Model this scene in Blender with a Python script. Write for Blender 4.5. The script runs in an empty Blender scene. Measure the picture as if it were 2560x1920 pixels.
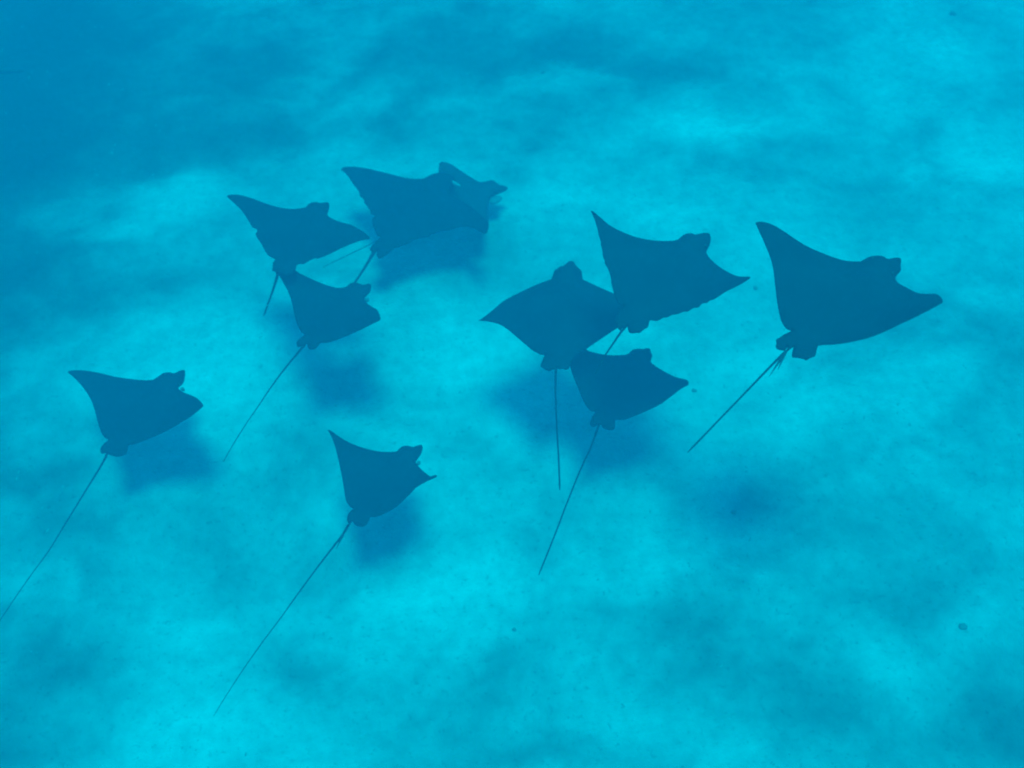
import bpy, bmesh, math, random
import numpy as np
from mathutils import Vector, Matrix
from mathutils.geometry import delaunay_2d_cdt

random.seed(4)
rng = np.random.default_rng(4)
scene = bpy.context.scene
col = scene.collection

# ------------------------------------------------------------ camera
cd = bpy.data.cameras.new('camera')
cam = bpy.data.objects.new('camera', cd)
col.objects.link(cam)
PITCH, ROLL = math.radians(52), math.radians(-4)
fw = Vector((0, math.cos(PITCH), -math.sin(PITCH)))
r0 = Vector((1, 0, 0)); u0 = r0.cross(fw)
rt = math.cos(ROLL) * r0 + math.sin(ROLL) * u0
up = -math.sin(ROLL) * r0 + math.cos(ROLL) * u0
cam.matrix_world = Matrix(((rt.x, up.x, -fw.x, 0), (rt.y, up.y, -fw.y, 0), (rt.z, up.z, -fw.z, 7.0), (0, 0, 0, 1)))
cd.sensor_fit = 'HORIZONTAL'
cd.angle = math.radians(50)
cd.clip_start = 0.05
cd.clip_end = 500
cd.dof.use_dof = True
cd.dof.focus_distance = 6.8
cd.dof.aperture_fstop = 1.2
scene.camera = cam

# ------------------------------------------------------------ sky, sun, exposure
SUN = Vector((-0.1105, 0.0773, -0.9909)).normalized()      # the way the light travels
world = bpy.data.worlds.new('World'); scene.world = world
world.use_nodes = True
wn = world.node_tree
sky = wn.nodes.new('ShaderNodeTexSky'); sky.sky_type = 'NISHITA'; sky.sun_disc = False
sky.sun_elevation = math.asin(-SUN.z)
sky.sun_rotation = math.atan2(-SUN.x, -SUN.y)
bg = wn.nodes['Background']; bg.inputs['Strength'].default_value = 0.15
wn.links.new(sky.outputs[0], bg.inputs[0])

sl = bpy.data.lights.new('sun', 'SUN'); sl.energy = 3.0; sl.angle = math.radians(16.0); sl.color = (1.0, 0.96, 0.9)
sun = bpy.data.objects.new('sun', sl); col.objects.link(sun)
sun.rotation_euler = SUN.to_track_quat('-Z', 'Y').to_euler()
sun.location = (1, -1, 12)

scene.view_settings.view_transform = 'Standard'
scene.view_settings.look = 'None'
scene.view_settings.exposure = 0.55
scene.view_settings.gamma = 1.0
scene.view_settings.use_curve_mapping = False
scene.render.engine = 'CYCLES'
scene.cycles.use_denoising = True
scene.cycles.max_bounces = 6
scene.cycles.volume_bounces = 3
scene.cycles.diffuse_bounces = 3
scene.cycles.pixel_filter_type = 'BLACKMAN_HARRIS'
scene.cycles.filter_width = 2.0

# ------------------------------------------------------------ materials
def mat(name):
    m = bpy.data.materials.new(name); m.use_nodes = True
    nt = m.node_tree; b = nt.nodes['Principled BSDF']
    return m, nt, b

def node(nt, kind, **kw):
    n = nt.nodes.new(kind)
    for k, v in kw.items():
        if k in n.inputs: n.inputs[k].default_value = v
        else: setattr(n, k, v)
    return n

def ramp(nt, src, stops):
    r = nt.nodes.new('ShaderNodeValToRGB')
    e = r.color_ramp.elements
    while len(e) < len(stops): e.new(0.5)
    for el, (p, c) in zip(e, stops):
        el.position = p; el.color = (*c, 1) if len(c) == 3 else c
    nt.links.new(src, r.inputs[0]); return r

def mix(nt, fac, a, b, mode='MIX'):
    n = nt.nodes.new('ShaderNodeMix'); n.data_type = 'RGBA'; n.blend_type = mode
    if isinstance(fac, float): n.inputs[0].default_value = fac
    else: nt.links.new(fac, n.inputs[0])
    for s, i in ((a, 6), (b, 7)):
        if isinstance(s, tuple): n.inputs[i].default_value = (*s, 1)
        else: nt.links.new(s, n.inputs[i])
    return n.outputs[2]

# coral sand: pale, with wave light and shade painted into its colour, and dark grains
M_SAND, nt, b = mat('coral_sand')
geo = nt.nodes.new('ShaderNodeNewGeometry')
pos = geo.outputs['Position']
att = node(nt, 'ShaderNodeAttribute', attribute_name='light_mottle')
n1 = node(nt, 'ShaderNodeTexNoise', Scale=9.0, Detail=4.0, Roughness=0.6); nt.links.new(pos, n1.inputs['Vector'])
n2 = node(nt, 'ShaderNodeTexNoise', Scale=24.0, Detail=5.0, Roughness=0.65); nt.links.new(pos, n2.inputs['Vector'])
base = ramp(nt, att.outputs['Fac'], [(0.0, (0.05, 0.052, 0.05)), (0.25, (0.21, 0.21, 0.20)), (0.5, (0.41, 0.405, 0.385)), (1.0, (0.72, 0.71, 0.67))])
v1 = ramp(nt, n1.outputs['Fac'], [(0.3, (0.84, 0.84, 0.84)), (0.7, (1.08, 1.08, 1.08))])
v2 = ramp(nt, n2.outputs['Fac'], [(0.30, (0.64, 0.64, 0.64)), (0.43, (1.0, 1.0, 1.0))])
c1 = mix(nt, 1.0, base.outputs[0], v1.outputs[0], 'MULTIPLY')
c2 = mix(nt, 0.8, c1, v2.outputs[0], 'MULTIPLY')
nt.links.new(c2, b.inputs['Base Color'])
b.inputs['Roughness'].default_value = 0.95
b.inputs['Specular IOR Level'].default_value = 0.05
bp = node(nt, 'ShaderNodeBump', Strength=0.35, Distance=0.02); nt.links.new(n2.outputs['Fac'], bp.inputs['Height'])
nt.links.new(bp.outputs[0], b.inputs['Normal'])

# eagle ray skin: dark slate back with faint mottling, white belly
M_SKIN, nt, b = mat('eagle_ray_skin')
tc = nt.nodes.new('ShaderNodeTexCoord')
belly_veil = node(nt, 'ShaderNodeAttribute', attribute_name='belly_veil')
ns = node(nt, 'ShaderNodeTexNoise', Scale=7.0, Detail=4.0); nt.links.new(tc.outputs['Object'], ns.inputs['Vector'])
sk = ramp(nt, ns.outputs['Fac'], [(0.3, (0.020, 0.022, 0.025)), (0.7, (0.030, 0.033, 0.037))])
nt.links.new(mix(nt, belly_veil.outputs['Fac'], sk.outputs[0], (0.62, 0.62, 0.60)), b.inputs['Base Color'])
b.inputs['Roughness'].default_value = 0.7
b.inputs['Specular IOR Level'].default_value = 0.08

M_EYE, nt, b = mat('eye_black'); b.inputs['Base Color'].default_value = (0.01, 0.01, 0.012, 1); b.inputs['Roughness'].default_value = 0.3
M_SPINE, nt, b = mat('spine_bone'); b.inputs['Base Color'].default_value = (0.035, 0.035, 0.034, 1); b.inputs['Roughness'].default_value = 0.7
M_STONE, nt, b = mat('dark_stone')
ns = node(nt, 'ShaderNodeTexNoise', Scale=30.0); 
sk = ramp(nt, ns.outputs['Fac'], [(0.3, (0.15, 0.15, 0.145)), (0.7, (0.27, 0.26, 0.24))])
nt.links.new(sk.outputs[0], b.inputs['Base Color']); b.inputs['Roughness'].default_value = 0.9
M_GRIT, nt, b = mat('shell_grit'); b.inputs['Base Color'].default_value = (0.29, 0.285, 0.27, 1); b.inputs['Roughness'].default_value = 0.9
M_WOOD, nt, b = mat('waterlogged_wood')
ns = node(nt, 'ShaderNodeTexNoise', Scale=20.0)
sk = ramp(nt, ns.outputs['Fac'], [(0.3, (0.03, 0.026, 0.02)), (0.7, (0.09, 0.075, 0.06))])
nt.links.new(sk.outputs[0], b.inputs['Base Color']); b.inputs['Roughness'].default_value = 0.9

# ------------------------------------------------------------ value noise
_tab = rng.random((256, 256))
def vnoise(x, y):
    xi = np.floor(x).astype(int); yi = np.floor(y).astype(int)
    fx, fy = x - xi, y - yi
    fx = fx**3 * (fx * (fx * 6 - 15) + 10); fy = fy**3 * (fy * (fy * 6 - 15) + 10)
    a = _tab[xi % 256, yi % 256]; b_ = _tab[(xi + 1) % 256, yi % 256]
    c = _tab[xi % 256, (yi + 1) % 256]; d = _tab[(xi + 1) % 256, (yi + 1) % 256]
    return (a * (1 - fx) + b_ * fx) * (1 - fy) + (c * (1 - fx) + d * fx) * fy
def fbm(x, y, oct=4, gain=0.5):
    s = np.zeros_like(x); amp = 1; tot = 0
    for i in range(oct):
        s += amp * vnoise(x * 2**i + 17.3 * i, y * 2**i + 9.1 * i); tot += amp; amp *= gain
    return s / tot

def sand_height(x, y):
    wx = x + 0.5 * (fbm(x * 0.5 + 40, y * 0.5 + 7, 2) - 0.5)
    h = 0.10 * (fbm(wx * 0.55 + 3, y * 0.8 + 11, 3) - 0.5)
    h += 0.03 * (fbm(x * 2.2 + 50, y * 2.9 + 31, 3) - 0.5)
    return h

# wave light (+), shade and lens falloff (-) painted into the sand colour: x, y, radius along, radius across, turn, weight
LIGHT_PATCHES = [
 (-5.58,11.59,1.85,3.10,0.05,-0.50),  # corner and left-edge lens falloff, darkened in the sand colour
 (-4.93,8.23,0.65,3.57,0.05,-0.40),
 (-3.62,10.30,2.84,2.23,0.05,-0.14),
 (0.25,10.61,5.09,1.07,0.05,-0.13),
 (-1.01,9.29,3.94,1.23,0.05,-0.09),
 (-4.04,5.97,0.72,3.04,0.05,-0.12),
 (2.79,2.65,1.62,0.92,0.05,-0.06),
 (-3.37,2.91,0.70,0.83,0.05,-0.08),
 (5.46,9.73,0.61,0.94,0.05,-0.12),
 (1.13,3.27,1.65,0.73,0.05,-0.06),
 (-2.45,10.09,0.84,0.57,0.05,-0.10),
 (-4.06,9.11,0.98,0.54,0.05,-0.20),
 (-1.92,8.80,1.25,0.35,0.05,-0.12),
 (1.21,9.99,0.78,0.36,0.05,-0.10),
 (-0.29,9.52,1.15,0.34,0.05,-0.12),
 (1.89,9.58,0.71,0.30,0.05,-0.08),
 (0.14,8.51,0.93,0.29,0.05,-0.10),
 (4.13,8.15,0.73,0.32,0.05,-0.08),
 (-4.16,6.94,0.90,0.38,0.05,-0.15),
 (-3.02,6.72,0.81,0.25,0.05,-0.10),
 (-3.01,8.23,0.61,0.30,0.05,0.25),
 (1.95,8.46,0.61,0.34,0.05,0.32),
 (4.66,7.73,0.53,0.39,0.05,0.30),
 (0.21,7.48,0.65,0.35,0.05,0.30),
 (1.79,7.42,0.87,0.32,0.05,0.15),
 (-1.71,9.07,0.49,0.32,0.05,0.12),
 (4.75,9.49,0.86,0.49,0.05,0.15),
 (-0.54,6.22,0.51,0.40,0.05,0.30),
 (-2.77,6.37,0.62,0.35,0.05,0.20),
 (-2.49,5.74,0.59,0.27,0.05,0.22),
 (-0.39,5.79,0.38,0.30,0.05,0.22),
 (-4.05,6.02,0.43,0.31,0.05,0.12),
 (-2.12,5.37,0.46,0.30,0.05,0.20),
 (-0.44,3.78,0.50,0.27,0.05,0.38),
 (-1.46,4.28,0.35,0.21,0.05,0.15),
 (2.00,5.63,0.47,0.31,0.05,0.22),
 (2.48,4.93,0.56,0.29,0.05,0.20),
 (3.42,3.93,0.37,0.34,0.05,0.30),
 (2.45,2.87,0.37,0.19,0.05,0.22),
 (0.89,3.83,0.68,0.19,0.05,0.20),
 (-2.60,2.70,0.67,0.30,0.05,0.22),
 (0.86,2.48,0.63,0.34,0.05,0.25),
 (-1.30,3.63,0.51,0.31,0.05,0.15),
 (1.27,7.35,0.52,0.25,0.05,0.15),
 (0.34,2.99,0.39,0.21,0.05,0.12),
 (3.98,6.00,0.34,0.24,0.05,0.12),
 (-2.25,3.63,0.62,0.24,0.05,0.12),
 (2.40,3.90,1.06,0.29,0.05,-0.12),
 (3.02,3.40,0.70,0.25,0.05,-0.15),
 (3.04,2.79,0.34,0.24,0.05,-0.12),
 (2.03,2.40,0.71,0.21,0.05,-0.15),
 (-1.41,3.19,0.53,0.33,0.05,-0.10),
 (-0.32,2.88,0.73,0.19,0.05,-0.10),
 (-3.57,5.00,0.59,0.31,0.05,-0.15),
 (-3.23,4.35,0.75,0.28,0.05,-0.20),
 (0.11,2.42,0.50,0.13,0.05,-0.15),
 (-3.29,3.09,0.39,0.25,0.05,-0.10),
 (2.83,5.60,0.87,0.27,0.05,-0.10),
 (3.85,5.61,0.58,0.34,0.05,-0.10),
 (1.14,3.34,0.50,0.15,0.05,-0.10),
 (-1.84,4.73,0.40,0.23,0.05,-0.10),
 (3.00,2.39,0.34,0.27,0.05,-0.15),
 (-3.41,2.66,0.42,0.20,0.05,-0.15),
]
def light_mottle(x, y):  # mottled wave light put into the sand tone: noise plus placed patches
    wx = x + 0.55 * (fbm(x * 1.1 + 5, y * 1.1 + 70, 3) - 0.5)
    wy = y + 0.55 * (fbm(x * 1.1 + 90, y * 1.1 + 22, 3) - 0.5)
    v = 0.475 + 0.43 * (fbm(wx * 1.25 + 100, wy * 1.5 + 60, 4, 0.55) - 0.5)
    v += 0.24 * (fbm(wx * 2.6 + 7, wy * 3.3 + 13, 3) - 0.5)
    for (px, py, a, c, t, w) in LIGHT_PATCHES:
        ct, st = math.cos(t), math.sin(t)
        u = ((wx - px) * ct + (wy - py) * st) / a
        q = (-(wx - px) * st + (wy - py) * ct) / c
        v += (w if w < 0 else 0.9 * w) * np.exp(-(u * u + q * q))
    v = np.where(v < 0.24, 0.24 * np.exp((v - 0.24) / 0.24), v)      # soft floor under the painted shade
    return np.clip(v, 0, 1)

# ------------------------------------------------------------ seabed: one sheet, fine where the camera looks
def axis(lo, hi, step, far):
    fine = list(np.arange(lo, hi + 1e-6, step))
    s = step; p = hi; right = []
    while p < far: s *= 1.25; p += s; right.append(p)
    s = step; p = lo; left = []
    while p > -far: s *= 1.25; p -= s; left.append(p)
    return np.array(left[::-1] + fine + right)
xs = axis(-7, 7, 0.04, 70); ys = axis(0.5, 14, 0.04, 70)
X, Y = np.meshgrid(xs, ys)
Z = sand_height(X, Y); S = light_mottle(X, Y)
nx, ny = len(xs), len(ys)
me = bpy.data.meshes.new('seabed')
idx = np.arange(nx * ny).reshape(ny, nx)
quads = np.stack([idx[:-1, :-1], idx[:-1, 1:], idx[1:, 1:], idx[1:, :-1]], -1).reshape(-1, 4)
me.from_pydata(np.stack([X, Y, Z], -1).reshape(-1, 3).tolist(), [], quads.tolist())
me.attributes.new('light_mottle', 'FLOAT', 'POINT').data.foreach_set('value', S.reshape(-1).astype(np.float32))
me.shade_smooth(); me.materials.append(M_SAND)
seabed = bpy.data.objects.new('seabed', me); col.objects.link(seabed); seabed['kind'] = 'structure'
seabed['label'] = 'pale rippled coral sand seabed with wave light and shade painted into its colour'

# ------------------------------------------------------------ the water itself, scattering blue and swallowing red
M_WATER = bpy.data.materials.new('sea_water'); M_WATER.use_nodes = True
nt = M_WATER.node_tree; nt.nodes.remove(nt.nodes['Principled BSDF'])
SIG_S = (0.0, 0.0265, 0.0465)      # scattered per metre
SIG_A = (0.72, 0.030, 0.0150)       # absorbed per metre
DENS = 0.8
vol = nt.nodes.new('ShaderNodeVolumePrincipled')
cc = [s / DENS for s in SIG_S]
vol.inputs['Color'].default_value = (*cc, 1)
vol.inputs['Absorption Color'].default_value = (*[(1 - a / (DENS * (1 - c))) ** 2 for a, c in zip(SIG_A, cc)], 1)
vol.inputs['Density'].default_value = DENS
vol.inputs['Anisotropy'].default_value = 0.0
nt.links.new(vol.outputs[0], nt.nodes['Material Output'].inputs['Volume'])
bm = bmesh.new(); bmesh.ops.create_cube(bm, size=1)
for v in bm.verts: v.co = Vector((v.co.x * 190, v.co.y * 190, -1.2 if v.co.z < 0 else 7.3))
me = bpy.data.meshes.new('haze'); bm.to_mesh(me); bm.free(); me.materials.append(M_WATER)
haze = bpy.data.objects.new('haze', me); col.objects.link(haze); haze['kind'] = 'stuff'
haze['label'] = 'clear blue sea water'

# ------------------------------------------------------------ eagle rays
# outlines in millimetres in the animal's own frame (x towards the snout, y to its left wing);
# wing_l / wing_r = sideways reach of the wing tip and how far it is lifted
RAYS = [
    dict(key='H', loc=(1.904, 4.027, 2.363), head=0.6462, length=0.913, wing_l=(0.625,0.250), wing_r=(-0.510,0.450), tail_w=(0.0208,0.0098), lip=None,
         a='-117,625 -111,625 -104,625 -91,621 -78,615 -59,603 -41,589 -25,572 -10,553 4,530 18,506 32,478 45,450 59,422 73,395 89,370 106,345 125,319 144,292 161,268 178,245 195,225 212,206 230,191 248,176 268,161 287,149 300,147 314,146 338,143 362,138 384,128 403,116 416,105 425,93 427,83 428,74 428,68 429,64 442,59 456,53 471,45 484,36 489,29 492,22 488,15 481,9 466,-1 450,-11 440,-19 430,-28 417,-37 402,-45 388,-47 373,-48 355,-53 338,-59 324,-71 313,-85 302,-101 293,-119 282,-145 267,-175 246,-208 223,-240 208,-264 194,-287 183,-311 173,-334 164,-357 152,-380 137,-397 117,-416 89,-438 57,-460 26,-480 -5,-498 -29,-510 -47,-517 -56,-513 -62,-506 -76,-498 -91,-489 -105,-475 -119,-461 -135,-448 -151,-435 -160,-423 -170,-411 -188,-398 -207,-386 -224,-372 -240,-358 -255,-343 -270,-328 -281,-310 -291,-291 -302,-269 -312,-247 -322,-224 -333,-201 -343,-177 -354,-153 -366,-124 -382,-102 -400,-110 -422,-123 -448,-139 -473,-151 -484,-147 -492,-140 -503,-137 -514,-135 -519,-135 -522,-133 -519,-123 -516,-113 -517,-99 -520,-85 -527,-70 -533,-57 -525,-47 -514,-38 -497,-27 -481,-17 -471,-12 -463,-8',
         b='-513,4 -522,12 -532,21 -538,29 -542,38 -540,48 -536,58 -528,62 -520,66 -511,76 -501,86 -486,86 -470,84 -450,83 -430,81 -409,77 -392,74 -395,82 -401,92 -402,105 -400,119 -395,135 -388,152 -375,172 -361,193 -342,219 -322,245 -303,268 -284,290 -263,316 -244,339 -230,354 -218,370 -204,387 -192,406 -179,427 -168,449 -160,469 -153,489 -146,512 -139,535 -132,561 -126,586 -121,608',
         tail='-476,4 -482,3 -490,3 -498,2 -519,0 -549,-2 -575,-5 -625,-11 -692,-20 -750,-28 -819,-38 -902,-50 -975,-61 -1046,-71 -1126,-83 -1195,-94 -1271,-106 -1355,-119 -1410,-128'),
    dict(key='G', loc=(1.063, 4.824, 1.82), head=0.8523, length=0.944, wing_l=(0.611,0.270), wing_r=(-0.536,0.330), tail_w=(0.0181,0.0106), lip=None,
         a='-31,611 -26,609 -21,605 -16,593 -12,579 -8,560 -3,539 0,517 5,493 14,470 24,448 37,424 49,400 63,377 77,354 92,332 109,310 126,289 143,269 161,250 179,231 198,213 217,195 237,178 256,162 269,152 281,143 292,139 304,136 329,134 356,131 375,124 392,115 401,107 409,97 412,83 416,70 425,64 436,60 451,51 466,41 476,28 483,16 482,8 477,-1 466,-11 453,-21 434,-32 413,-42 389,-51 365,-59 343,-63 323,-68 310,-76 298,-87 284,-104 269,-123 252,-146 234,-172 209,-208 182,-247 158,-283 133,-319 109,-353 85,-387 66,-415 50,-442 39,-466 29,-488 20,-510 10,-530 1,-537 -8,-541 -18,-540 -26,-536 -43,-522 -61,-505 -75,-487 -87,-470 -98,-455 -111,-442 -130,-432 -150,-422 -163,-414 -174,-405 -176,-394 -179,-384 -192,-382 -203,-379 -202,-365 -201,-351 -209,-348 -221,-347 -233,-348 -243,-347 -244,-332 -244,-317 -252,-311 -262,-306 -273,-302 -282,-296 -281,-282 -281,-268 -294,-257 -307,-245 -312,-228 -318,-212 -332,-203 -345,-195 -349,-183 -354,-172 -367,-166 -381,-160 -388,-153 -393,-145 -394,-124 -397,-106 -412,-110 -430,-119 -446,-126 -461,-131 -472,-127 -483,-121 -503,-118 -522,-114 -526,-104 -530,-93 -537,-83 -544,-73 -546,-63 -544,-52 -537,-41 -527,-30 -515,-20 -505,-12',
         b='-534,0 -547,2 -559,4 -559,9 -557,15 -554,25 -550,36 -542,49 -532,63 -518,75 -501,84 -474,91 -445,96 -415,98 -392,102 -393,112 -398,125 -392,143 -383,161 -371,178 -356,195 -332,222 -309,248 -295,259 -282,270 -266,289 -251,308 -244,321 -238,333 -235,344 -231,354 -224,360 -216,366 -209,379 -201,391 -193,398 -184,405 -175,414 -166,423 -157,435 -148,446 -141,450 -134,454 -126,465 -118,477 -109,490 -100,501 -92,509 -84,518 -75,530 -66,544 -56,557 -48,570 -42,582 -37,594 -33,603',
         tail='-527,-4 -538,-5 -555,-5 -570,-6 -592,-9 -620,-12 -643,-16 -664,-19 -688,-22 -708,-25 -731,-28 -757,-32 -780,-35 -805,-41 -834,-48 -860,-54 -888,-60 -919,-68 -939,-72'),
    dict(key='F', loc=(0.407, 5.208, 1.126), head=1.3805, length=1.005, wing_l=(0.612,-0.070), wing_r=(-0.610,0.090), tail_w=(0.0171,0.0085), lip=None,
         a='-83,612 -77,605 -69,597 -47,575 -22,551 9,526 41,501 72,476 101,451 116,433 130,414 147,390 164,366 190,330 218,290 244,250 270,209 291,167 311,131 326,126 343,123 360,120 376,118 389,117 400,115 413,106 426,94 437,82 447,70 448,61 450,52 465,42 482,32 493,25 501,16 505,8 506,-1 504,-10 499,-19 480,-30 459,-41 445,-54 432,-67 418,-78 404,-86 390,-89 376,-91 360,-95 344,-98 334,-100 324,-104 315,-117 307,-132 287,-164 265,-199 247,-230 229,-260 204,-300 178,-341 155,-375 131,-409 97,-454 62,-498 34,-531 6,-562 -23,-590 -48,-610 -56,-597 -59,-577 -64,-556 -69,-534 -84,-498 -103,-460 -125,-425 -150,-391 -192,-343 -237,-294 -272,-256 -305,-222 -322,-206 -339,-191 -353,-176 -366,-162 -380,-146 -396,-132 -421,-119 -446,-109 -457,-105 -468,-101 -482,-96 -496,-92 -507,-90 -516,-86 -523,-78 -527,-68 -524,-57 -520,-46 -523,-35 -525,-24 -521,-16 -517,-9',
         b='-530,8 -530,14 -531,21 -538,27 -544,34 -546,43 -546,53 -542,63 -537,73 -531,82 -525,91 -519,100 -511,108 -499,108 -486,107 -467,104 -446,100 -427,95 -410,93 -407,106 -405,122 -396,139 -386,157 -376,173 -364,188 -336,218 -304,252 -272,285 -241,317 -214,344 -189,370 -169,393 -150,416 -135,438 -122,460 -113,485 -105,509 -98,531 -92,552 -90,567 -87,582 -85,599',
         tail='-517,2 -546,-1 -589,-4 -628,-8 -666,-12 -711,-17 -751,-22 -811,-31 -887,-41 -954,-51 -1021,-61 -1098,-73 -1161,-83 -1215,-92 -1276,-101 -1329,-109 -1388,-117 -1454,-126 -1498,-132'),
    dict(key='I', loc=(0.813, 4.807, 0.735), head=0.9373, length=0.738, wing_l=(0.544,0.190), wing_r=(-0.461,0.290), tail_w=(0.0169,0.0079), lip=None,
         a='-7,544 -1,539 5,534 17,514 29,490 44,455 58,420 67,396 74,373 78,357 83,342 92,324 102,306 117,281 134,255 155,226 177,199 195,180 213,161 232,142 249,126 261,123 275,121 290,119 304,117 316,111 326,103 338,93 348,81 356,67 363,54 372,48 382,42 388,34 392,27 393,20 391,13 381,5 368,-5 360,-15 352,-25 340,-32 327,-37 307,-42 287,-48 277,-60 269,-74 260,-90 252,-108 238,-138 222,-172 204,-208 184,-245 165,-278 146,-311 131,-341 118,-370 109,-389 99,-408 90,-422 78,-435 63,-447 48,-457 35,-463 24,-466 17,-457 10,-446 -2,-433 -17,-420 -33,-411 -50,-402 -68,-392 -86,-381 -110,-368 -133,-355 -150,-338 -166,-321 -181,-303 -196,-285 -210,-267 -225,-249 -239,-231 -254,-212 -270,-194 -286,-176 -293,-165 -300,-152 -304,-138 -308,-124 -310,-107 -315,-96 -334,-105 -356,-118 -374,-127 -390,-134 -401,-133 -410,-128 -414,-117 -415,-104 -416,-87 -416,-71 -413,-59 -408,-47 -399,-38 -392,-30 -392,-24 -393,-20',
         b='-394,-2 -405,-2 -418,-1 -428,4 -435,11 -436,27 -431,42 -419,48 -404,52 -385,57 -365,61 -339,62 -318,64 -320,74 -327,86 -328,99 -326,113 -319,130 -311,147 -301,165 -290,182 -275,203 -259,224 -242,245 -225,267 -206,293 -187,318 -169,342 -151,363 -139,376 -127,390 -109,410 -90,432 -70,457 -50,483 -32,506 -17,526 -11,536',
         tail='-395,-10 -449,-26 -531,-49 -600,-67 -652,-77 -712,-86 -764,-96 -822,-108 -890,-124 -949,-138 -1008,-153 -1076,-170 -1136,-185 -1198,-202 -1269,-222 -1331,-239 -1388,-254 -1453,-271 -1510,-286 -1571,-302 -1640,-320 -1685,-332'),
    dict(key='E', loc=(-0.897, 4.161, 0.68), head=0.8587, length=0.720, wing_l=(0.499,0.230), wing_r=(-0.438,0.390), tail_w=(0.0216,0.0070), lip=((0.251, -0.059, 0.013), 0.012, 0.021),
         a='-22,499 -18,497 -14,494 -10,489 -7,483 -2,465 4,443 10,420 16,397 26,373 37,347 51,322 65,296 79,273 93,250 109,228 124,206 140,187 156,168 173,152 189,136 205,122 220,111 232,110 244,110 259,109 273,107 285,101 295,92 304,81 311,70 316,58 322,48 331,43 340,39 353,31 365,23 370,18 373,12 369,4 363,-4 354,-12 344,-19 327,-28 308,-36 287,-41 266,-45 248,-49 232,-54 226,-62 222,-72 212,-93 201,-118 183,-160 160,-212 133,-267 105,-322 102,-343 104,-358 98,-379 89,-401 79,-420 67,-438 58,-443 51,-440 53,-416 54,-388 53,-364 50,-343 41,-324 29,-307 17,-291 2,-279 -19,-279 -41,-281 -63,-280 -86,-278 -118,-277 -150,-274 -176,-262 -200,-248 -218,-231 -235,-213 -252,-194 -267,-176 -275,-164 -282,-150 -287,-128 -294,-110 -308,-115 -322,-125 -337,-133 -351,-138 -362,-137 -372,-132 -379,-122 -384,-110 -388,-93 -390,-75 -389,-58 -387,-42 -380,-28 -375,-17 -377,-15 -380,-14',
         b='-404,-7 -403,-2 -401,2 -396,12 -390,22 -380,30 -370,37 -358,43 -345,47 -333,48 -320,48 -310,46 -302,46 -303,56 -305,68 -302,83 -298,98 -293,111 -286,123 -277,136 -267,149 -252,166 -236,184 -218,205 -200,226 -180,250 -160,275 -140,300 -121,324 -104,347 -87,369 -73,388 -60,407 -48,428 -37,448 -30,464 -25,480 -23,490',
         tail='-389,-6 -415,-13 -454,-25 -489,-35 -523,-40 -563,-45 -597,-50 -631,-54 -670,-60 -704,-65 -770,-76 -857,-92 -933,-107 -1007,-123 -1092,-144 -1165,-162 -1236,-178 -1315,-196 -1381,-212 -1439,-230 -1505,-251 -1557,-270 -1596,-286 -1641,-306 -1678,-325 -1713,-344 -1753,-367 -1788,-390 -1833,-424 -1886,-472 -1923,-510'),
    dict(key='D', loc=(-2.694, 4.975, 0.622), head=0.9616, length=0.818, wing_l=(0.673,0.130), wing_r=(-0.641,0.410), tail_w=(0.0202,0.0101), lip=((0.289, -0.081, 0.012), 0.019, 0.016),
         a='-88,673 -79,671 -69,667 -57,657 -45,646 -31,629 -17,611 1,585 19,556 33,529 46,500 59,471 71,441 83,411 96,382 110,354 125,326 140,297 154,269 170,241 187,214 202,191 217,171 226,162 237,154 255,149 274,144 294,141 314,138 326,131 336,122 344,111 351,99 357,80 364,61 378,55 393,51 404,46 413,40 420,33 424,25 425,18 423,10 410,-3 394,-18 367,-38 340,-58 322,-65 305,-69 287,-65 271,-63 262,-80 257,-102 251,-131 245,-164 241,-198 237,-234 228,-276 217,-320 203,-361 185,-406 164,-454 138,-506 106,-568 70,-629 56,-643 48,-642 31,-632 14,-616 -6,-592 -25,-565 -39,-532 -54,-500 -73,-476 -93,-451 -117,-411 -144,-370 -168,-329 -193,-289 -219,-250 -245,-216 -268,-188 -289,-162 -297,-140 -307,-123 -324,-132 -343,-148 -363,-165 -382,-177 -398,-167 -411,-150 -419,-134 -426,-116 -429,-95 -432,-74 -433,-58 -434,-44 -434,-37 -435,-32',
         b='-433,-6 -441,0 -449,7 -453,13 -454,20 -447,33 -437,46 -425,55 -413,60 -396,62 -378,63 -357,60 -340,60 -340,73 -343,89 -338,108 -331,128 -321,148 -310,168 -296,191 -281,213 -263,239 -243,266 -223,294 -202,324 -182,355 -164,385 -151,414 -139,442 -127,472 -117,502 -109,532 -103,561 -97,589 -93,615 -92,633 -91,650 -89,663',
         tail='-430,-23 -467,-36 -523,-57 -572,-75 -635,-96 -713,-123 -781,-148 -859,-179 -953,-218 -1032,-253 -1103,-288 -1183,-331 -1250,-366 -1308,-390 -1373,-414 -1430,-437 -1488,-466 -1555,-504 -1614,-542 -1676,-590 -1748,-660 -1807,-730 -1847,-773 -1886,-781 -1911,-786'),
    dict(key='C', loc=(-1.252, 5.548, 0.914), head=0.8321, length=0.684, wing_l=(0.541,0.230), wing_r=(-0.504,0.290), tail_w=(0.0243,0.0084), lip=((0.229, -0.062, 0.008), 0.017, 0.023),
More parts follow.
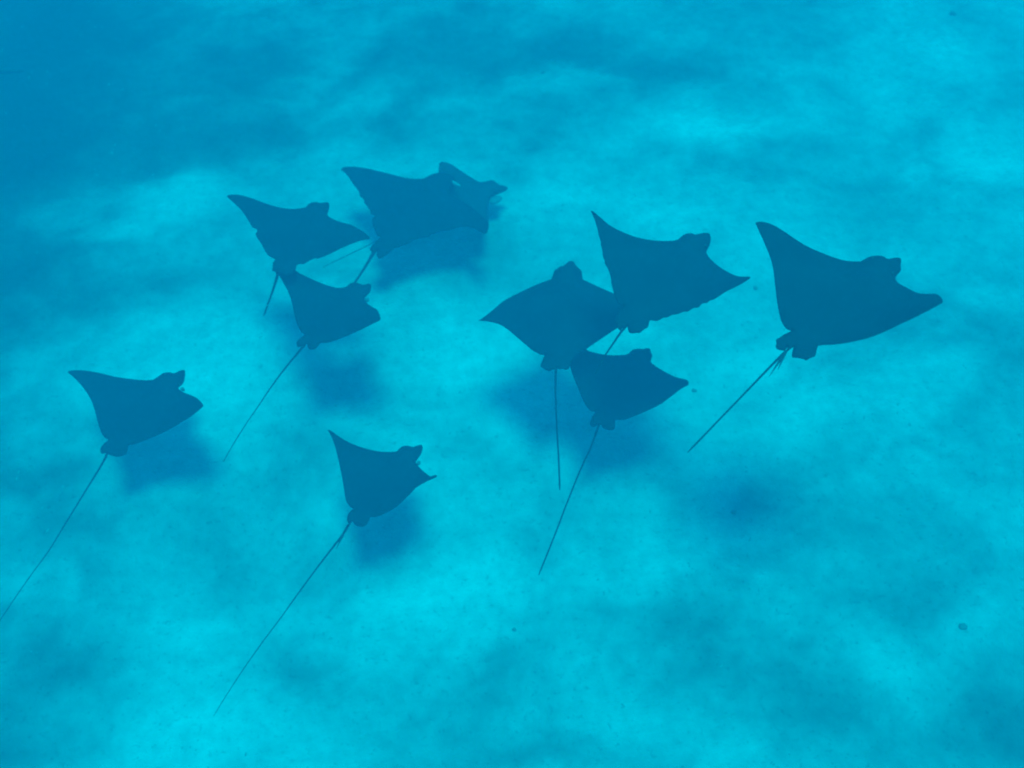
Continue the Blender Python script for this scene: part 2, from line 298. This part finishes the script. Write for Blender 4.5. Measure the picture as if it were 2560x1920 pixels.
         a='-66,541 -59,539 -51,535 -43,526 -36,515 -23,499 -11,481 3,460 15,439 20,425 24,410 35,387 47,361 60,333 74,303 88,275 102,246 116,221 129,198 139,183 149,168 160,157 172,147 188,136 204,127 221,126 237,126 249,125 260,123 271,118 281,111 288,102 294,92 298,80 303,68 305,58 309,49 319,42 329,36 338,31 345,26 349,19 350,11 346,2 339,-7 325,-21 308,-34 293,-43 277,-50 259,-53 241,-56 226,-57 212,-60 202,-72 193,-87 184,-111 173,-139 164,-169 154,-202 145,-237 135,-272 125,-294 112,-318 88,-356 59,-398 28,-440 -4,-481 -25,-506 -42,-521 -51,-502 -60,-477 -79,-445 -101,-413 -122,-382 -145,-353 -168,-325 -191,-297 -216,-269 -240,-243 -259,-220 -277,-199 -287,-182 -296,-164 -304,-140 -312,-122 -325,-126 -339,-133 -359,-136 -378,-135 -384,-129 -389,-120 -395,-108 -399,-96 -394,-80 -387,-65 -377,-50 -368,-38 -368,-32 -369,-28',
         b='-400,-28 -406,-19 -413,-9 -422,-2 -427,6 -419,21 -408,35 -398,42 -388,46 -369,48 -350,49 -329,46 -313,45 -313,59 -316,77 -310,95 -303,113 -293,136 -282,158 -267,182 -252,205 -237,225 -222,244 -202,271 -183,299 -170,319 -160,340 -151,358 -142,375 -136,396 -129,416 -124,432 -118,448 -115,463 -111,477 -106,488 -100,498 -92,511 -83,522 -74,533',
         tail='-379,-21 -398,-26 -428,-32 -454,-38 -483,-44 -519,-51 -550,-57 -590,-67 -640,-80 -683,-92 -733,-108 -793,-129 -844,-148 -893,-168 -948,-193 -996,-215 -1043,-236 -1096,-260 -1143,-283 -1193,-311 -1252,-346 -1302,-378 -1343,-408 -1391,-445 -1433,-480 -1476,-520 -1527,-574 -1560,-607'),
    dict(key='B', loc=(-1.497, 6.135, 1.157), head=1.1057, length=0.732, wing_l=(0.638,0.210), wing_r=(-0.597,0.190), tail_w=(0.0249,0.0125), lip=None,
         a='-13,638 -2,636 9,632 27,617 46,599 60,579 73,557 85,533 95,506 105,474 113,439 122,405 131,371 142,337 153,304 165,277 178,251 193,226 210,201 238,170 266,144 283,142 302,143 318,138 331,131 343,117 352,102 356,86 359,71 369,58 379,46 386,34 391,21 387,11 380,1 361,-10 339,-20 319,-28 300,-34 285,-37 271,-42 260,-52 252,-65 242,-86 233,-109 222,-146 210,-188 200,-232 191,-273 186,-294 180,-316 161,-356 137,-399 116,-438 94,-476 72,-508 48,-539 19,-574 -7,-600 -11,-594 -10,-581 -12,-552 -17,-519 -27,-489 -39,-459 -57,-427 -78,-395 -104,-366 -130,-338 -154,-311 -176,-285 -194,-261 -208,-239 -206,-228 -205,-216 -215,-201 -229,-187 -243,-177 -258,-168 -270,-161 -280,-153 -281,-140 -283,-126 -290,-113 -299,-104 -311,-107 -325,-113 -342,-122 -358,-128 -377,-124 -394,-116 -409,-100 -419,-82 -419,-63 -416,-45 -417,-34 -418,-25',
         b='-423,2 -415,13 -408,26 -411,36 -412,44 -395,52 -375,59 -358,70 -341,79 -320,80 -302,82 -300,96 -301,112 -298,131 -292,151 -280,172 -265,193 -250,212 -235,230 -224,246 -213,263 -200,284 -187,303 -179,313 -168,320 -153,322 -139,324 -131,330 -126,338 -129,352 -131,367 -124,382 -114,396 -99,417 -84,439 -67,466 -51,495 -42,522 -35,548 -29,571 -25,591 -22,606 -20,619 -16,630',
         tail='-419,-10 -446,-20 -488,-35 -523,-47 -553,-57 -587,-68 -617,-78 -657,-90 -706,-104 -745,-117 -779,-127 -817,-139 -833,-145 -800,-135 -743,-119 -713,-110 -741,-118 -796,-135 -834,-147'),
    dict(key='A', loc=(-0.706, 7.069, 0.469), head=0.8824, length=1.015, wing_l=(0.822,0.110), wing_r=(-0.799,0.230), tail_w=(0.0366,0.0198), lip=((0.442, -0.037, 0.001), 0.092, 0.02),
         a='-56,822 -42,825 -26,827 -7,816 13,801 38,775 63,746 88,708 112,668 131,630 148,590 167,547 186,503 204,458 221,414 235,376 250,339 269,305 290,273 316,242 342,217 359,210 378,206 404,199 431,190 456,173 479,154 499,138 516,120 524,96 528,70 528,44 523,17 508,-8 485,-30 449,-48 409,-63 373,-74 342,-87 327,-115 317,-146 301,-209 281,-283 256,-361 225,-443 186,-524 143,-603 108,-667 71,-726 30,-760 -10,-787 -42,-806 -69,-819 -83,-816 -88,-804 -72,-765 -53,-720 -38,-680 -25,-642 -20,-609 -17,-579 -20,-548 -25,-519 -37,-495 -52,-473 -74,-452 -94,-430 -104,-409 -113,-388 -127,-370 -142,-354 -164,-341 -182,-328 -183,-314 -185,-302 -208,-307 -232,-311 -243,-293 -253,-271 -266,-252 -280,-235 -299,-222 -321,-211 -346,-206 -368,-202 -376,-200 -383,-196 -399,-181 -416,-165 -438,-153 -458,-142 -460,-131 -462,-122 -480,-125 -501,-130 -532,-129 -564,-126 -591,-120 -614,-112 -626,-105 -633,-94 -625,-73 -611,-51 -588,-34 -567,-22',
         b='-603,14 -598,30 -589,46 -567,53 -542,58 -514,58 -486,57 -452,63 -426,70 -427,78 -433,88 -424,108 -413,129 -393,161 -372,193 -351,217 -330,238 -313,249 -295,258 -278,258 -264,260 -267,277 -270,299 -258,319 -244,340 -230,371 -217,401 -215,414 -212,426 -196,441 -181,459 -178,482 -175,505 -159,525 -143,544 -134,565 -126,586 -118,612 -108,640 -91,679 -73,719 -64,751 -57,781 -56,804',
         tail='-585,-4 -605,-10 -636,-19 -662,-27 -685,-34 -710,-43 -733,-50 -767,-60 -809,-72 -846,-82 -883,-92 -924,-103 -954,-111 -966,-115 -980,-120 -989,-123'),
    dict(key='J', loc=(-0.314, 7.328, 0.278), head=0.3970, length=0.860, wing_l=(0.494,0.110), wing_r=(-0.480,0.150), tail_w=(0.0126,0.0126), lip=((0.278, -0.059, 0.004), 0.047, 0.087),
         a='-22,483 -13,489 -1,494 13,490 28,483 53,465 78,442 97,410 116,376 140,335 163,293 183,259 201,227 212,205 225,185 240,173 258,165 278,160 298,157 323,153 346,147 355,139 363,128 372,98 382,68 396,57 411,47 423,33 432,18 433,6 430,-7 417,-18 402,-25 372,-29 339,-31 301,-34 267,-37 253,-38 239,-42 224,-57 210,-77 197,-99 184,-124 157,-172 128,-229 101,-290 73,-356 47,-427 19,-490 -3,-503 -22,-495 -45,-458 -70,-414 -94,-372 -118,-333 -145,-298 -174,-267 -204,-239 -235,-213 -267,-190 -300,-169 -336,-148 -369,-135 -384,-152 -400,-171 -422,-169 -443,-155 -454,-118 -462,-78 -468,-47 -472,-22',
         b='-477,7 -473,34 -465,65 -448,87 -427,103 -406,105 -385,105 -364,110 -345,119 -309,142 -271,171 -233,205 -196,242 -158,286 -121,330 -93,368 -68,404 -54,427 -41,450 -30,468',
         tail='-479,-8 -526,-14 -597,-24 -659,-33 -716,-42 -780,-54 -835,-64 -885,-73 -942,-83 -992,-92 -1050,-102 -1120,-113 -1179,-123 -1244,-134 -1316,-148 -1348,-154 -1298,-146 -1208,-131 -1162,-123 -1219,-133 -1323,-151 -1396,-164'),
]
LABELS = {
 'H': 'large dark eagle ray swimming apart on the right, two barbs showing at its tail base',
 'G': 'dark ragged-edged eagle ray overlapping one wing of the ray that heads straight up',
 'F': 'dark eagle ray with its snout pointing straight up and its tail hanging straight down',
 'I': 'dark eagle ray lowest in the cluster of three, with blunt wingtip and long slanting tail',
 'E': 'small eagle ray lowest in the school, with one hooked wingtip and a very long tail',
 'D': 'eagle ray farthest to the left, alone, its long tail running out of the picture',
 'C': 'small eagle ray with broad blunt wingtip, just below the ray with the short tail',
 'B': 'eagle ray with a drooping pointed wing and short tail, beside the tattered pair',
 'A': 'dark eagle ray with tattered rear edges, lying over a paler ray',
 'J': 'paler eagle ray half hidden under the tattered one, pointed snout sticking out',
}

def parse(s):
    return np.array([[float(q) / 1000 for q in p.split(',')] for p in s.split()])

def seg_dist(P, A, B):
    d = B - A; L2 = (d * d).sum(1) + 1e-12
    w = P[:, None, :] - A[None]
    t = np.clip((w * d[None]).sum(2) / L2[None], 0, 1)
    return np.sqrt(((w - t[..., None] * d[None]) ** 2).sum(2)).min(1)

def inside(P, A, B):
    y = P[:, 1:2]; x = P[:, 0:1]
    c = (A[None, :, 1] > y) != (B[None, :, 1] > y)
    xx = A[None, :, 0] + (y - A[None, :, 1]) / (B[None, :, 1] - A[None, :, 1] + 1e-15) * (B[None, :, 0] - A[None, :, 0])
    return (c & (x < xx)).sum(1) % 2 == 1

def smooth01(t):
    t = np.clip(t, 0, 1); return t * t * (3 - 2 * t)

def ray_mesh(r):
    a, b_, T = parse(r['a']), parse(r['b']), parse(r['tail'])
    n = len(T); s = np.linspace(0, 1, n)
    tan = np.gradient(T, axis=0); tan /= np.linalg.norm(tan, axis=1)[:, None] + 1e-12
    nor = np.stack([-tan[:, 1], tan[:, 0]], 1)
    w = r['tail_w'][1] + (r['tail_w'][0] - r['tail_w'][1]) * (1 - s) ** 2.2
    w = np.maximum(w, 0.0105) * np.where(s > 0.95, 1 - 0.5 * (s - 0.95) / 0.05, 1)
    k0 = 1
    right = (T + nor * w[:, None] / 2)[k0:]; left = (T - nor * w[:, None] / 2)[k0:]
    out = np.vstack([a, right, left[::-1], b_])
    keep = [0]
    for i in range(1, len(out)):
        if np.linalg.norm(out[i] - out[keep[-1]]) > 0.0015: keep.append(i)
    out = out[keep]
    A_, B_ = out, np.roll(out, -1, 0)
    sp = 0.02
    lo, hi = a.min(0), a.max(0)
    lo = np.minimum(lo, b_.min(0)); hi = np.maximum(hi, b_.max(0))
    gx = np.arange(lo[0], hi[0], sp * 0.866); gy = np.arange(lo[1], hi[1], sp)
    G = np.array([(x, y + (i % 2) * sp / 2) for i, x in enumerate(gx) for y in gy])
    G = G[inside(G, A_, B_)]; G = G[seg_dist(G, A_, B_) > 0.007]
    mid = T[k0 + 1:-1]
    mid = mid[inside(mid, A_, B_)]
    mid = mid[seg_dist(mid, A_, B_) > 0.0012]
    pts = np.vstack([out, G, mid])
    ne = len(out)
    V, _, Fc, *_rest = delaunay_2d_cdt([Vector(p) for p in pts], [(i, (i + 1) % ne) for i in range(ne)], [], 1, 1e-5)
    V = np.array([(v.x, v.y) for v in V])
    cen = np.array([V[list(f)].mean(0) for f in Fc])
    ok = inside(cen, A_, B_)
    Fc = [f for f, o in zip(Fc, ok) if o]
    d = seg_dist(V, A_, B_)
    Ln = r['length']; tb = -Ln / 2
    D = 0.19 * Ln / 0.9
    t = np.clip(d / D, 0, 1)
    prof = 0.22 * t + 0.78 * smooth01(t)
    head = smooth01((V[:, 0] - 0.16 * Ln) / (0.16 * Ln)) * smooth01((0.22 - np.abs(V[:, 1])) / 0.08)
    prof = np.maximum(prof, head * 0.75 * np.sqrt(np.clip(1 - (1 - np.clip(d / 0.09, 0, 1)) ** 2, 0, 1)))
    h = prof * (0.42 + 0.58 * np.exp(-(V[:, 1] / 0.17) ** 2)) * 0.095 * Ln / 0.9
    tail = V[:, 0] < tb - 0.02
    h = np.where(tail & (d < 0.03), np.maximum(h * 0.2, d * 0.9), h)
    bnd = d < 1e-4
    # relax
    E = set()
    for f in Fc:
        m_ = len(f)
        for i in range(m_): E.add((min(f[i], f[(i + 1) % m_]), max(f[i], f[(i + 1) % m_])))
    E = np.array(sorted(E))
    deg = np.bincount(E.reshape(-1), minlength=len(V)).clip(1)
    free = ~bnd & ~(tail & (d < 0.03))
    for _ in range(6):
        acc = np.zeros(len(V)); np.add.at(acc, E[:, 0], h[E[:, 1]]); np.add.at(acc, E[:, 1], h[E[:, 0]])
        h = np.where(free, acc / deg, h)
    h[bnd] = 0
    (yl, zl), (yr, zr) = r['wing_l'], r['wing_r']
    z = np.where(V[:, 1] > 0, zl * np.clip(V[:, 1] / yl, 0, 1.2) ** 1.7, zr * np.clip(V[:, 1] / yr, 0, 1.2) ** 1.7)
    top = np.stack([V[:, 0], V[:, 1], z + h], 1)
    bot = np.stack([V[:, 0], V[:, 1], z - 0.7 * h], 1)
    N = len(V)
    bid = np.where(bnd, np.arange(N), -1)
    ids = np.cumsum(~bnd) - 1
    bid = np.where(bnd, np.arange(N), N + ids)
    verts = np.vstack([top, bot[~bnd]])
    faces = []
    for f in Fc:
        f = list(f)
        q = V[f]; ar = sum(q[i][0] * q[(i + 1) % len(f)][1] - q[(i + 1) % len(f)][0] * q[i][1] for i in range(len(f)))
        if ar < 0: f = f[::-1]
        faces.append(f)
        g = [int(bid[i]) for i in f[::-1]]
        if not all(bnd[i] for i in f): faces.append(g)
    bel_veil = np.concatenate([np.full(N, 0.045 if r['key'] == 'J' else 0.0), np.ones((~bnd).sum())])  # J's back is paled in its colour for the deeper water veil
    verts = verts.tolist(); bel_veil = bel_veil.tolist()
    if r['lip']:                                   # soft lower jaw flap, pale, slung under the snout
        (lx, ly, lz), ra, rb = r['lip']
        base_i = len(verts); nu, nv = 12, 6
        for j in range(nv + 1):
            ph = math.pi * j / nv
            for i in range(nu):
                th = 2 * math.pi * i / nu
                verts.append((lx + rb * math.sin(ph) * math.cos(th) * 0.8, ly + ra * math.sin(ph) * math.sin(th), lz + (0.012 if r['key'] == 'A' else -0.03) + 0.02 * math.cos(ph)))
                bel_veil.append(0.45 if r['key'] == 'A' else 0.28)
        for j in range(nv):
            for i in range(nu):
                faces.append([base_i + j * nu + i, base_i + j * nu + (i + 1) % nu, base_i + (j + 1) * nu + (i + 1) % nu, base_i + (j + 1) * nu + i])
    me = bpy.data.meshes.new('eagle_ray_body')
    me.from_pydata(verts, [], faces)
    me.validate()
    bm = bmesh.new(); bm.from_mesh(me); bmesh.ops.recalc_face_normals(bm, faces=bm.faces); bm.to_mesh(me); bm.free()
    me.attributes.new('belly_veil', 'FLOAT', 'POINT').data.foreach_set('value', np.array(bel_veil, dtype=np.float32))
    me.shade_smooth(); me.materials.append(M_SKIN)
    return me, V, z, h, d

def eye_mesh():
    bm = bmesh.new(); bmesh.ops.create_icosphere(bm, subdivisions=2, radius=0.013)
    me = bpy.data.meshes.new('eye'); bm.to_mesh(me); bm.free(); me.shade_smooth(); me.materials.append(M_EYE); return me
EYE = eye_mesh()

def spine(parent, p, q, r0):
    d = Vector(q) - Vector(p); bm = bmesh.new()
    bmesh.ops.create_cone(bm, cap_ends=True, segments=7, radius1=r0, radius2=0.001, depth=d.length)
    for v in bm.verts: v.co.z += d.length / 2
    me = bpy.data.meshes.new('tail_spine'); bm.to_mesh(me); bm.free(); me.materials.append(M_SPINE)
    o = bpy.data.objects.new('tail_spine', me); col.objects.link(o); o.parent = parent
    o.location = p; o.rotation_mode = 'QUATERNION'; o.rotation_quaternion = d.to_track_quat('Z', 'Y')

for r in RAYS:
    root = bpy.data.objects.new('eagle_ray', None); col.objects.link(root)
    root.empty_display_size = 0.2
    root.location = r['loc']; root.rotation_euler = (0, 0, r['head'])
    root['label'] = LABELS[r['key']]; root['category'] = 'ray'; root['group'] = 'school of eagle rays'
    me, V, z, h, d = ray_mesh(r)
    body = bpy.data.objects.new('body', me); col.objects.link(body); body.parent = root
    for sgn in (1, -1):
        # the eye sits low on the side of the head, just inside the outline
        x = r['length'] / 2 - 0.12
        cand = np.where((np.abs(V[:, 0] - x) < 0.02) & (V[:, 1] * sgn > 0) & (np.abs(V[:, 1]) < 0.16) & (d > 0.012) & (d < 0.04))[0]
        if len(cand):
            i = cand[np.argmin(np.abs(np.abs(V[cand, 1]) - 0.09))]
            e = bpy.data.objects.new('eye', EYE); col.objects.link(e); e.parent = root
            e.location = (V[i, 0], V[i, 1], z[i] + h[i] - 0.004)
    T = parse(r['tail'])
    if r['key'] in 'HE':
        k = 4 if r['key'] == 'H' else 3; t = T[k + 3] - T[k]; t = t / np.linalg.norm(t); nrm = np.array([-t[1], t[0]])
        for ln, sd in (((0.15, 0.34), (0.22, 0.20)) if r['key'] == 'H' else ((0.12, 0.26),)):
            q = T[k] + t * ln + nrm * ln * sd
            spine(root, (T[k][0], T[k][1], 0.004), (q[0], q[1], 0.02), 0.010)

# ------------------------------------------------------------ stones, a stick and grit on the sand
def hgt(x, y): return float(sand_height(np.array([x]), np.array([y]))[0])
def stone_mesh(seed, size):
    rr = random.Random(seed); bm = bmesh.new(); bmesh.ops.create_icosphere(bm, subdivisions=2, radius=1)
    ph = [rr.uniform(0, 6) for _ in range(4)]
    for v in bm.verts:
        k = 1 + 0.22 * math.sin(2.3 * v.co.x + ph[0]) + 0.18 * math.sin(3.1 * v.co.y + ph[1]) + 0.12 * math.sin(4 * v.co.z + ph[2])
        v.co = Vector((v.co.x * k * 1.25, v.co.y * k, v.co.z * k * 0.6)) * size
    me = bpy.data.meshes.new('stone'); bm.to_mesh(me); bm.free(); me.shade_smooth(); me.materials.append(M_STONE); return me
STONES = [
 ('pebble', 2.932, 3.121, 0.022, 'dark pebble alone on the sand, nearest the lower right corner'),
 ('pebble', 1.449, 5.277, 0.017, 'dark pebble just off the blunt wingtip of the lowest clustered ray'),
 ('pebble', -0.099, 3.319, 0.012, 'faint small pebble on bare sand low in the middle'),
 ('pebble', 4.975, 10.062, 0.03, 'faint pebble far off at the top, near the right corner'),
 ('pebble', 1.559, 4.139, 0.015, 'small pebble lying in the shadow of the rightmost ray'),
 ('pebble', 0.556, 9.54, 0.02, 'small dim pebble far off at the top centre'),
 ('pebble', 2.136, 6.311, 0.018, 'pebble beside the sharp wingtip of the ragged ray, between the two rightmost rays'),
]
for i, (nm, x, y, sz, lb) in enumerate(STONES):
    o = bpy.data.objects.new(nm, stone_mesh(i, sz)); col.objects.link(o)
    o.location = (x, y, hgt(x, y) + sz * 0.25); o.rotation_euler.z = i * 1.3
    o['label'] = lb; o['category'] = 'pebble'; o['group'] = 'pebbles on the sand'
bm = bmesh.new()
prev = None
for i in range(9):
    t = i / 8; c = Vector((-0.42 + 0.55 * t, 0.02 * math.sin(3 * t), 0.012 * math.sin(5 * t)))
    rad = 0.030 * (1 - 0.45 * t) * (1 + 0.15 * math.sin(9 * t))
    ring = [bm.verts.new(c + Vector((0, rad * math.cos(q * math.pi / 4), rad * math.sin(q * math.pi / 4)))) for q in range(8)]
    if prev:
        for q in range(8): bm.faces.new((prev[q], prev[(q + 1) % 8], ring[(q + 1) % 8], ring[q]))
    else: bm.faces.new(ring[::-1])
    prev = ring
bm.faces.new(prev)
me = bpy.data.meshes.new('stick'); bm.to_mesh(me); bm.free(); me.shade_smooth(); me.materials.append(M_WOOD)
o = bpy.data.objects.new('stick', me); col.objects.link(o)
o.location = (-5.12, 10.15, hgt(-5.12, 10.15) + 0.02); o.rotation_euler.z = 0.05
o['label'] = 'short dark stick lying on the sand at the upper left edge'; o['category'] = 'stick'

bm = bmesh.new()
for k in range(2600):
    cx = rng.uniform(-5.5, 5.5); cy = rng.uniform(1.5, 11)
    if fbm(np.array([cx * 0.8 + 9]), np.array([cy * 0.8 + 2]), 2)[0] + rng.uniform(-.2, .2) < 0.5: continue
    th = rng.normal(0.9, 0.5)
    for m_ in range(int(rng.integers(1, 5))):            # flakes lie in short drifts
        x = cx + rng.normal(0, 0.03) * math.cos(th); y = cy + rng.normal(0, 0.03) * math.sin(th)
        s = 0.003 + 0.008 * rng.random() ** 3
        el = rng.uniform(1.0, 2.6)
        c = Vector((x, y, hgt(x, y) + s * 0.15)); a0 = rng.normal(th, 0.6)
        ca, sa = math.cos(a0), math.sin(a0)
        vs = []
        for q in range(6):
            u = s * el * math.cos(q * 1.0472) * rng.uniform(.5, 1.4); w = s * math.sin(q * 1.0472) * rng.uniform(.5, 1.4)
            vs.append(bm.verts.new(c + Vector((u * ca - w * sa, u * sa + w * ca, -s * .3))))
        tp = bm.verts.new(c + Vector((0, 0, s * .35)))
        for q in range(6): bm.faces.new((vs[q], vs[(q + 1) % 6], tp))
me = bpy.data.meshes.new('shell_grit'); bm.to_mesh(me); bm.free(); me.materials.append(M_GRIT)
o = bpy.data.objects.new('shell_grit', me); col.objects.link(o); o['kind'] = 'stuff'
o['label'] = 'fine dark shell grit scattered over the pale sand'; o['category'] = 'grit'
